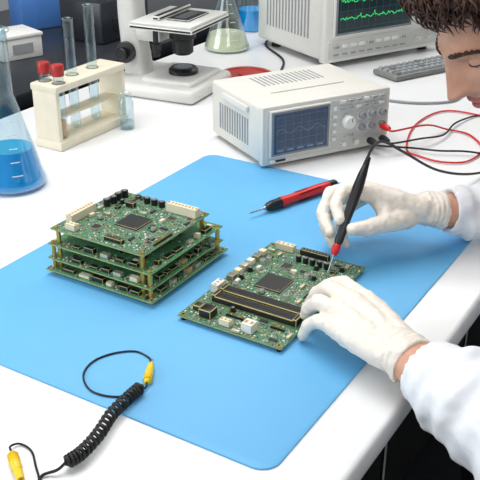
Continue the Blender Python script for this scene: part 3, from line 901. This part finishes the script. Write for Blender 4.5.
# ------------------------------------------------------------------ person
def remeshed(b, name, vox, parent, smooth_it=4, disp=None):
    o = b.obj(name, parent=parent, angle=3.2)
    r = o.modifiers.new('remesh', 'REMESH'); r.mode = 'VOXEL'; r.voxel_size = vox; r.use_smooth_shade = True
    s = o.modifiers.new('smooth', 'SMOOTH'); s.factor = 0.5; s.iterations = smooth_it
    if disp:
        tx = bpy.data.textures.new(name + '_folds', 'CLOUDS'); tx.noise_scale = disp[0]; tx.noise_depth = 2
        d = o.modifiers.new('folds', 'DISPLACE'); d.texture = tx; d.strength = disp[1]; d.mid_level = 0.5; d.texture_coords = 'LOCAL'
    return o

def glove(name, parent, wrist, elbow, mcps, fingers, thumb, pr=0.0140, web=True):
    b = MB()
    wrist = Vector(wrist); ax = (Vector(elbow) - wrist).normalized()
    mc = [Vector(p) for p in mcps]
    lat = (mc[0] - mc[3]).normalized()
    wpts = [wrist + lat * 0.017, wrist + lat * 0.006, wrist - lat * 0.006, wrist - lat * 0.017]
    for w, m in zip(wpts, mc):
        b.capsule([w, w.lerp(m, 0.5), m], [0.0165, pr * 1.15, pr * 0.92], 'glove', sub=2)
    for a, c in zip(mc[:-1], mc[1:]):
        b.capsule([a.lerp(wrist, 0.12), c.lerp(wrist, 0.12)], [pr * 0.9, pr * 0.88], 'glove')
        b.capsule([a.lerp(wrist, 0.45), c.lerp(wrist, 0.45)], [pr, pr], 'glove')
    rads = [(0.0118, 0.0105, 0.0094, 0.0082), (0.0120, 0.0107, 0.0095, 0.0082), (0.0114, 0.0101, 0.0090, 0.0078), (0.0103, 0.0090, 0.0080, 0.0070)]
    for m, f, r in zip(mc, fingers, rads):
        b.capsule([m] + [Vector(p) for p in f], list(r), 'glove')
    b.capsule([Vector(p) for p in thumb], [0.0175, 0.0142, 0.0118, 0.0092], 'glove')
    b.capsule([Vector(thumb[0]), wrist], [0.017, 0.018], 'glove')
    t1 = Vector(thumb[1])
    b.capsule([t1, mc[0].lerp(wrist, 0.3)], [0.012, 0.013], 'glove')
    if web:
        b.capsule([t1.lerp(Vector(thumb[0]), 0.2), mc[0].lerp(wrist, 0.1)], [0.010, 0.012], 'glove')
        b.capsule([t1.lerp(Vector(thumb[0]), 0.6), mc[0].lerp(wrist, 0.45)], [0.013, 0.014], 'glove')
    n = 16
    pts = [wrist + ax * (0.004 + 0.030 * k / (n - 1)) for k in range(n)]
    b.tube([wrist - ax * 0.01] + pts, [0.022] + [0.0262 + 0.0034 * (k / (n - 1)) + 0.0014 * math.sin(k * 1.7) for k in range(n)], 'glove', 28,
           rfun=lambda t, a: 1 + 0.045 * math.sin(3 * a + 6 * t) + 0.10 * math.cos(2 * a))
    return remeshed(b, name, 0.0018, parent, 5, (0.012, 0.0030))

def sleeve(b, path, rad, seg=40, seed=0.0):
    pts = cr(path, 14)
    n = len(pts)
    def rr(t):
        x = t * (len(rad) - 1); i = min(int(x), len(rad) - 2)
        return rad[i] + (rad[i + 1] - rad[i]) * (x - i)
    t0 = (pts[1] - pts[0]).normalized()
    u = t0.cross(Vector((0, 0, 1))).normalized()
    rings = []
    inner = [(0.014, 0.66), (0.003, 0.84), (0.0, 0.92)]
    for dpt, kk in inner:
        p = pts[0] + t0 * dpt
        v = t0.cross(u)
        rings.append([p + (u * math.cos(2 * math.pi * j / seg) + v * math.sin(2 * math.pi * j / seg)) * rr(0) * kk for j in range(seg)])
    for k in range(n):
        t = (pts[min(n - 1, k + 1)] - pts[max(0, k - 1)]).normalized()
        u = (u - t * u.dot(t)).normalized(); v = t.cross(u)
        L = k / (n - 1)
        amp = min(1, L * 10)
        ring = []
        for j in range(seg):
            a = 2 * math.pi * j / seg
            f = math.sin(L * 34 + 1.8 * math.sin(a + seed) + seed) * 0.5 + math.sin(L * 61 + 2.4 * math.cos(a * 1 + seed * 2) + 2 * seed) * 0.45
            f += 0.5 * noise.noise(Vector((math.cos(a) * 1.3, math.sin(a) * 1.3, L * 9 + seed)))
            q = rr(L) * (1 + amp * 0.13 * f)
            ring.append(pts[k] + (u * math.cos(a) + v * math.sin(a)) * q)
        rings.append(ring)
    b.rings(rings, 'coat')

HC = Vector((0.359, 1.187, 0.340))
HF = Vector((-0.77, -0.22, -0.60)).normalized()
HL = Vector((0, 0, 1)).cross(HF).normalized()      # person's left
HU = HF.cross(HL).normalized()
HM = Matrix.Translation(HC) @ Matrix((HF, HL, HU)).transposed().to_4x4()

def ssm(a, b, x):
    t = max(0, min(1, (x - a) / (b - a)))
    return t * t * (3 - 2 * t)

def headpt(d):
    x, y, z = d
    k = max(0.0, -z - 0.05)
    xx = x * 0.098; yy = y * 0.077; zz = z * 0.118
    if x < 0:
        xx *= 1 - 0.45 * k
    yy *= 1 - 0.40 * k ** 1.2
    xx += 0.040 * k ** 1.5
    if z > 0:
        xx -= 0.006 * z
    g = 0.0
    if x > 0:
        Y, Z = yy, zz
        aY = abs(Y)
        w = ssm(0.15, 0.5, x)
        ex = lambda v, s: math.exp(-(v / s) ** 2)
        g += 0.006 * ex(Z - 0.022, 0.010) * ex(aY - 0.024, 0.022)
        g -= 0.011 * ex(Z - 0.003, 0.012) * ex(aY - 0.031, 0.015)
        if Z > -0.038:
            t = max(0, min(1, (0.018 - Z) / 0.053))
            hgt = (0.004 + 0.024 * t) * (1 if Z < 0.018 else ex(Z - 0.018, 0.010))
        else:
            t = 1; hgt = 0.028 * ex(Z + 0.038, 0.0055)
        g += hgt * ex(Y, 0.0085 + 0.006 * t)
        g += 0.008 * ex(Z + 0.033, 0.007) * ex(aY - 0.0135, 0.0065)
        g += 0.006 * ex(Z + 0.058, 0.006) * ex(Y, 0.024) + 0.007 * ex(Z + 0.071, 0.006) * ex(Y, 0.020)
        g -= 0.005 * ex(Z + 0.0645, 0.0022) * ex(Y, 0.022)
        g += 0.007 * ex(Z + 0.096, 0.013) * ex(Y, 0.020)
        g += 0.005 * ex(Z + 0.018, 0.018) * ex(aY - 0.046, 0.016)
        g *= w
    return Vector((xx + g, yy, zz))

def hair_thr(x):
    return -0.38 + 0.95 * ssm(-0.35, 0.72, x)

def person():
    root = empty('lab_technician')
    b = MB()
    i = b.mi('skin')
    g = bmesh.ops.create_icosphere(b.bm, subdivisions=7, radius=1.0)
    li = b.mi('skind')
    for v in g['verts']:
        v.co = headpt(v.co.normalized())
    for f in b.bm.faces:
        c = f.calc_center_median()
        f.material_index = li if (c.x > 0.06 and abs(c.y) < 0.024 and -0.078 < c.z < -0.052) else i
    inv = HM.inverted()
    nb = inv @ Vector((0.535, 1.075, 0.16))
    b.capsule([(-0.015, 0, -0.06), Vector((-0.015, 0, -0.06)).lerp(nb, 0.5), nb], [0.060, 0.056, 0.066], 'skin', seg=28)
    for sg in (-1, 1):
        ear = [(-0.002, 0.028), (-0.018, 0.030), (-0.026, 0.018), (-0.024, 0.0), (-0.014, -0.020), (-0.004, -0.028), (0.002, -0.018)]
        pts = cr([(x, sg * (0.080 + 0.010 * (0.5 - abs(z) / 0.06) + (-x) * 0.35), z - 0.005) for x, z in ear], 5)
        b.tube(pts, 0.0038, 'skin', 8)
        b.capsule([(-0.012, sg * 0.078, 0.008), (-0.008, sg * 0.078, -0.020)], [0.011, 0.008], 'skin')
    for sg in (-1, 1):
        c = Vector((0.0715, sg * 0.031, 0.002))
        g2 = bmesh.ops.create_uvsphere(b.bm, u_segments=20, v_segments=14, radius=0.0122, matrix=Matrix.Translation(c))
        ei, ii, si = b.mi('eye'), b.mi('iris'), b.mi('skin')
        look = Vector((0.9, 0, -0.35)).normalized()
        for f in {f for v in g2['verts'] for f in v.link_faces}:
            f.material_index = ii if (f.calc_center_median() - c).normalized().dot(look) > 0.88 else ei
        for up in (1, -1):
            rings = []
            a1 = math.radians(-2 if up == 1 else -36)
            for kk in range(8):
                a = (math.radians(80) * (1 - kk / 7) + a1 * kk / 7) if up == 1 else (math.radians(-85) * (1 - kk / 7) + a1 * kk / 7)
                ring = []
                for j in range(17):
                    h = math.radians(-80 + 160 * j / 16)
                    r = 0.0136
                    ring.append(c + Vector((r * math.cos(a) * math.cos(h), r * math.sin(h), r * math.sin(a) * math.cos(h))))
                rings.append(ring)
            for ra, rb in zip(rings[:-1], rings[1:]):
                va = [b.bm.verts.new(p) for p in ra]; vb = [b.bm.verts.new(p) for p in rb]
                for j in range(16):
                    f = b.bm.faces.new((va[j], va[j + 1], vb[j + 1], vb[j])); f.material_index = si
            if up == 1:
                b.tube([p + Vector((0.0008, 0, -0.0004)) for p in rings[-1]], 0.0009, 'hair', 5)
        rng = random.Random(5 + sg)
        for k in range(110):
            t = rng.random()
            y = sg * (0.010 + 0.042 * t); z = 0.021 + 0.008 * math.sin(t * 2.4) - 0.004 * t + rng.uniform(-0.003, 0.003) * (1 - 0.5 * t)
            hp = headpt(Vector((math.sqrt(max(0.05, 1 - (y / 0.077) ** 2 - (z / 0.118) ** 2)), y / 0.077, z / 0.118)).normalized())
            p = Vector((hp.x + 0.0004, y, z)); q = p + Vector((-0.0015, sg * 0.007, 0.0025 * (1 - t) - 0.0015))
            b.tube([p, p.lerp(q, 0.5) + Vector((0.0012, 0, 0)), q], [0.0008, 0.0008, 0.0003], 'hair', 4)
    b.obj('head', HM, root, angle=3.2, recalc=True)
    # hair: cap + wavy locks
    b = MB()
    hi = b.mi('hair')
    g = bmesh.ops.create_icosphere(b.bm, subdivisions=6, radius=1.0)
    kill = []
    for v in g['verts']:
        d = v.co.normalized()
        m = d.z - hair_thr(d.x)
        if m < -0.06:
            kill.append(v); continue
        n1 = noise.noise(d * 5) * 0.5 + 0.5
        off = -0.002 + ssm(-0.05, 0.18, m) * (0.018 + 0.014 * n1) * (1 + 0.9 * ssm(0.05, 0.55, d.x))
        v.co = headpt(d) + d * off
    bmesh.ops.delete(b.bm, geom=kill, context='VERTS')
    for f in b.bm.faces: f.material_index = hi
    rng = random.Random(12)
    cnt = 0
    while cnt < 2100:
        d = Vector((rng.gauss(0.35, 1), rng.gauss(0, 1), rng.gauss(0.2, 1))).normalized()
        m = d.z - hair_thr(d.x)
        if m < 0.0: continue
        cnt += 1
        fr = ssm(0.05, 0.55, d.x)
        base = headpt(d) + d * (0.008 + 0.020 * ssm(0, 0.18, m) * (1 + 0.9 * fr))
        flow = Vector((0.8, d.y * 0.8 + 0.3, 0.15)) if d.x > -0.2 else Vector((-0.5, d.y, -0.9))
        flow = (flow - d * flow.dot(d))
        tan = (flow + Vector((rng.gauss(0, 0.4), rng.gauss(0, 0.4), rng.gauss(0, 0.4)))).normalized()
        tan = (tan - d * tan.dot(d)).normalized()
        sd = d.cross(tan)
        L = rng.uniform(0.020, 0.036) * (1 - 0.15 * fr); cu = rng.choice((-1, 1)) * rng.uniform(0.002, 0.007); ph = rng.uniform(0, 6)
        pts = []; rr = []
        for k in range(8):
            t = k / 7
            lift = (0.006 + 0.003 * fr) * math.sin(t * math.pi * 0.9)
            p = base + tan * (L * t) + d * (lift - 0.004 * t * t - (L * t) ** 2 / 0.2) + sd * (cu * math.sin(t * 5.0 + ph) - cu * math.sin(ph))
            pts.append(p); rr.append(0.0016 * (0.5 + 0.8 * math.sin(math.pi * min(1, t * 0.8 + 0.2))) * (1 - 0.85 * t ** 3))
        b.tube(pts, rr, 'hair', 4)
    b.obj('hair', HM, root, angle=3.2)

    wR = (0.264, 1.184, 0.066); eR = (0.520, 1.240, 0.026)
    glove('right_glove', root, wR, eR,
          [(0.184, 1.166, 0.096), (0.176, 1.190, 0.096), (0.183, 1.210, 0.085), (0.195, 1.226, 0.070)],
          [[(0.148, 1.167, 0.103), (0.135, 1.146, 0.090), (0.139, 1.124, 0.076)],
           [(0.132, 1.186, 0.090), (0.118, 1.160, 0.068), (0.128, 1.132, 0.052)],
           [(0.140, 1.204, 0.068), (0.124, 1.180, 0.042), (0.135, 1.152, 0.024)],
           [(0.164, 1.218, 0.052), (0.148, 1.195, 0.029), (0.155, 1.167, 0.017)]],
          [(0.238, 1.160, 0.062), (0.206, 1.139, 0.064), (0.178, 1.122, 0.064), (0.156, 1.111, 0.067)])
    wL = (0.171, 0.846, 0.048); eL = (0.330, 0.620, 0.034)
    glove('left_glove', root, wL, eL,
          [(0.153, 0.931, 0.058), (0.135, 0.923, 0.062), (0.119, 0.908, 0.057), (0.109, 0.890, 0.047)],
          [[(0.129, 0.970, 0.060), (0.113, 0.992, 0.045), (0.101, 1.009, 0.0235)],
           [(0.108, 0.956, 0.062), (0.096, 0.974, 0.042), (0.090, 0.986, 0.0225)],
           [(0.094, 0.933, 0.055), (0.085, 0.947, 0.038), (0.082, 0.957, 0.0225)],
           [(0.093, 0.909, 0.043), (0.082, 0.919, 0.030), (0.077, 0.924, 0.0125)]],
          [(0.172, 0.873, 0.042), (0.176, 0.916, 0.036), (0.162, 0.951, 0.028), (0.144, 0.976, 0.020)])
    for nm, w, e in (('right_forearm', wR, eR), ('left_forearm', wL, eL)):
        b = MB(); w = Vector(w); e = Vector(e)
        b.tube([w + (e - w) * t for t in (0.02, 0.1, 0.2, 0.35, 0.6, 0.9)], [0.0235, 0.0250, 0.0275, 0.031, 0.036, 0.036], 'skin', 28,
               rfun=lambda t, a: 1 + 0.10 * math.cos(2 * a))
        b.obj(nm, parent=root, angle=3.2)
    b = MB()
    eRv, wRv, eLv, wLv = Vector(eR), Vector(wR), Vector(eL), Vector(wL)
    shR = Vector((0.690, 1.200, 0.160)); shL = Vector((0.500, 0.870, 0.130))
    sleeve(b, [wRv + (eRv - wRv).normalized() * 0.041, wRv.lerp(eRv, 0.5), eRv, shR], [0.034, 0.042, 0.049, 0.054, 0.058, 0.066], seed=0.7)
    sleeve(b, [wLv + (eLv - wLv).normalized() * 0.050, wLv.lerp(eLv, 0.5), eLv, shL], [0.036, 0.050, 0.056, 0.058, 0.060, 0.066], seed=2.1)
    ax = E * 0.08
    pel = Vector((0.80, 0.90, -0.20)); bel = Vector((0.73, 0.95, -0.06)); che = Vector((0.64, 1.01, 0.06)); nk = Vector((0.585, 1.045, 0.145))
    for sg in (-1, 1):
        b.capsule([pel + ax * sg * 1.1, bel + ax * sg * 0.8, che + ax * sg * 1.1, che + ax * sg * 1.3 + Vector((-0.03, 0.02, 0.07))], [0.125, 0.115, 0.115, 0.075], 'coat', seg=24)
    b.capsule([pel, bel, che, nk], [0.13, 0.12, 0.115, 0.07], 'coat', seg=24)
    b.capsule([shL, nk, shR], [0.066, 0.072, 0.066], 'coat', seg=24)
    kn = Vector((-0.852, 0.523, 0))
    for sg in (-1, 1):
        hip = pel + ax * sg * 1.15
        b.capsule([hip, hip + kn * 0.26 + Vector((0, 0, -0.005))], [0.11, 0.088], 'coat', seg=24)
    remeshed(b, 'lab_coat', 0.0042, root, 2, (0.04, 0.009))
    b = MB()
    col = []
    for k in range(17):
        a = math.radians(20 + 320 * k / 16)
        fwd = (Vector((-0.75, 0.25, -0.2))).normalized()
        p = Vector((0.548, 1.062, 0.178)) + fwd * (math.cos(a) * 0.074) + E * (math.sin(a) * 0.078) + Vector((0, 0, -0.012 * math.cos(a)))
        col.append(p)
    b.tube(col, 0.014, 'coat', 10)
    b.obj('coat_collar', parent=root, angle=3.2)
    b = MB()
    for sg in (-1, 1):
        hip = pel + ax * sg * 1.1 + Vector((0, 0, -0.005)); knee = hip + kn * 0.43 + Vector((0, 0, -0.005)); ank = knee + Vector((0.03, -0.02, -0.47))
        b.capsule([hip, knee, ank], [0.085, 0.062, 0.045], 'trouser', seg=22)
    remeshed(b, 'trousers', 0.008, root, 3, (0.05, 0.008))
    b = MB()
    for sg in (-1, 1):
        hip = pel + ax * sg * 1.1; knee = hip + kn * 0.43; ank = knee + Vector((0.03, -0.02, -0.5)); ank.z = -0.71
        b.capsule([ank - kn * 0.04, ank + kn * 0.08, ank + kn * 0.16 + Vector((0, 0, -0.008))], [0.038, 0.038, 0.03], 'shoe', seg=18)
    remeshed(b, 'shoes', 0.006, root, 2)
    b = MB()
    b.lathe([(0.0, -0.385), (0.175, -0.385), (0.185, -0.375), (0.185, -0.345), (0.17, -0.33), (0.0, -0.325)], 'black', org=(0.80, 0.90, 0), seg=40, cap0=False, cap1=False)
    b.lathe([(0.026, -0.385), (0.026, -0.55), (0.038, -0.55), (0.038, -0.67)], 'steel', org=(0.80, 0.90, 0), seg=20)
    for k in range(5):
        a = math.radians(72 * k + 10)
        p0 = Vector((0.80, 0.90, -0.655)); p1 = Vector((0.80 + 0.27 * math.cos(a), 0.90 + 0.27 * math.sin(a), -0.695))
        b.tube([p0, p1], [0.022, 0.014], 'black', 12)
        T = Matrix.Translation((p1.x, p1.y, -0.722)) @ Matrix.Rotation(a, 4, 'Z') @ Matrix.Rotation(math.pi / 2, 4, 'X')
        b.lathe([(0.020, -0.012), (0.026, -0.008), (0.026, 0.008), (0.020, 0.012)], 'black', T=T, seg=18)
    b.obj('lab_stool')

# ------------------------------------------------------------------ lights / camera
def area(name, loc, size, power, target=None, color=(1, 1, 1), sy=None):
    l = bpy.data.lights.new(name, 'AREA')
    l.energy = power; l.color = color
    l.shape = 'RECTANGLE'; l.size = size; l.size_y = sy or size
    o = bpy.data.objects.new(name, l)
    SC.collection.objects.link(o)
    o.location = loc
    if target is not None:
        o.rotation_euler = (Vector(target) - Vector(loc)).to_track_quat('-Z', 'Y').to_euler()
    return o

def lights():
    area('ceiling_light', (-0.4, 1.6, 1.90), 1.6, 40, color=(1, 0.985, 0.96))
    area('ceiling_light.001', (1.2, 3.4, 1.90), 1.4, 28, color=(1, 0.985, 0.96))
    area('window_daylight', (-2.9, 0.4, 1.0), 2.0, 50, target=(0, 1.2, 0), color=(0.94, 0.97, 1.0))
    area('fill_light', (0.3, -0.9, 1.88), 1.4, 28, target=(0.1, 1.1, 0), color=(1, 0.99, 0.97))  # added fill lamp behind the camera, aimed at the work area
    w = bpy.data.worlds.new('lab_world'); SC.world = w
    w.use_nodes = True
    w.node_tree.nodes['Background'].inputs[0].default_value = (0.9, 0.95, 1, 1)
    w.node_tree.nodes['Background'].inputs[1].default_value = 0.5

def camera():
    c = bpy.data.cameras.new('camera')
    c.sensor_width = 36; c.lens = 36 * 890 / 480
    c.clip_start = 0.02
    o = bpy.data.objects.new('camera', c)
    SC.collection.objects.link(o)
    o.location = (0, 0, 0.6)
    o.rotation_euler = (math.radians(90 - 26.31), 0, 0)
    SC.camera = o

room(); bench(); pcb_single(); pcb_stack()
TS = scope_small(); scope_big(); microscope(); glassware(); rack()
screwdriver(); coil_cord(); probe(); leads(TS); background_items(); person(); lights(); camera()

# lift the whole set-up so that the floor is z = 0 and the bench top is 0.75 m
for o in list(SC.objects):
    if o.parent is None:
        o.location.z += TABLE_H
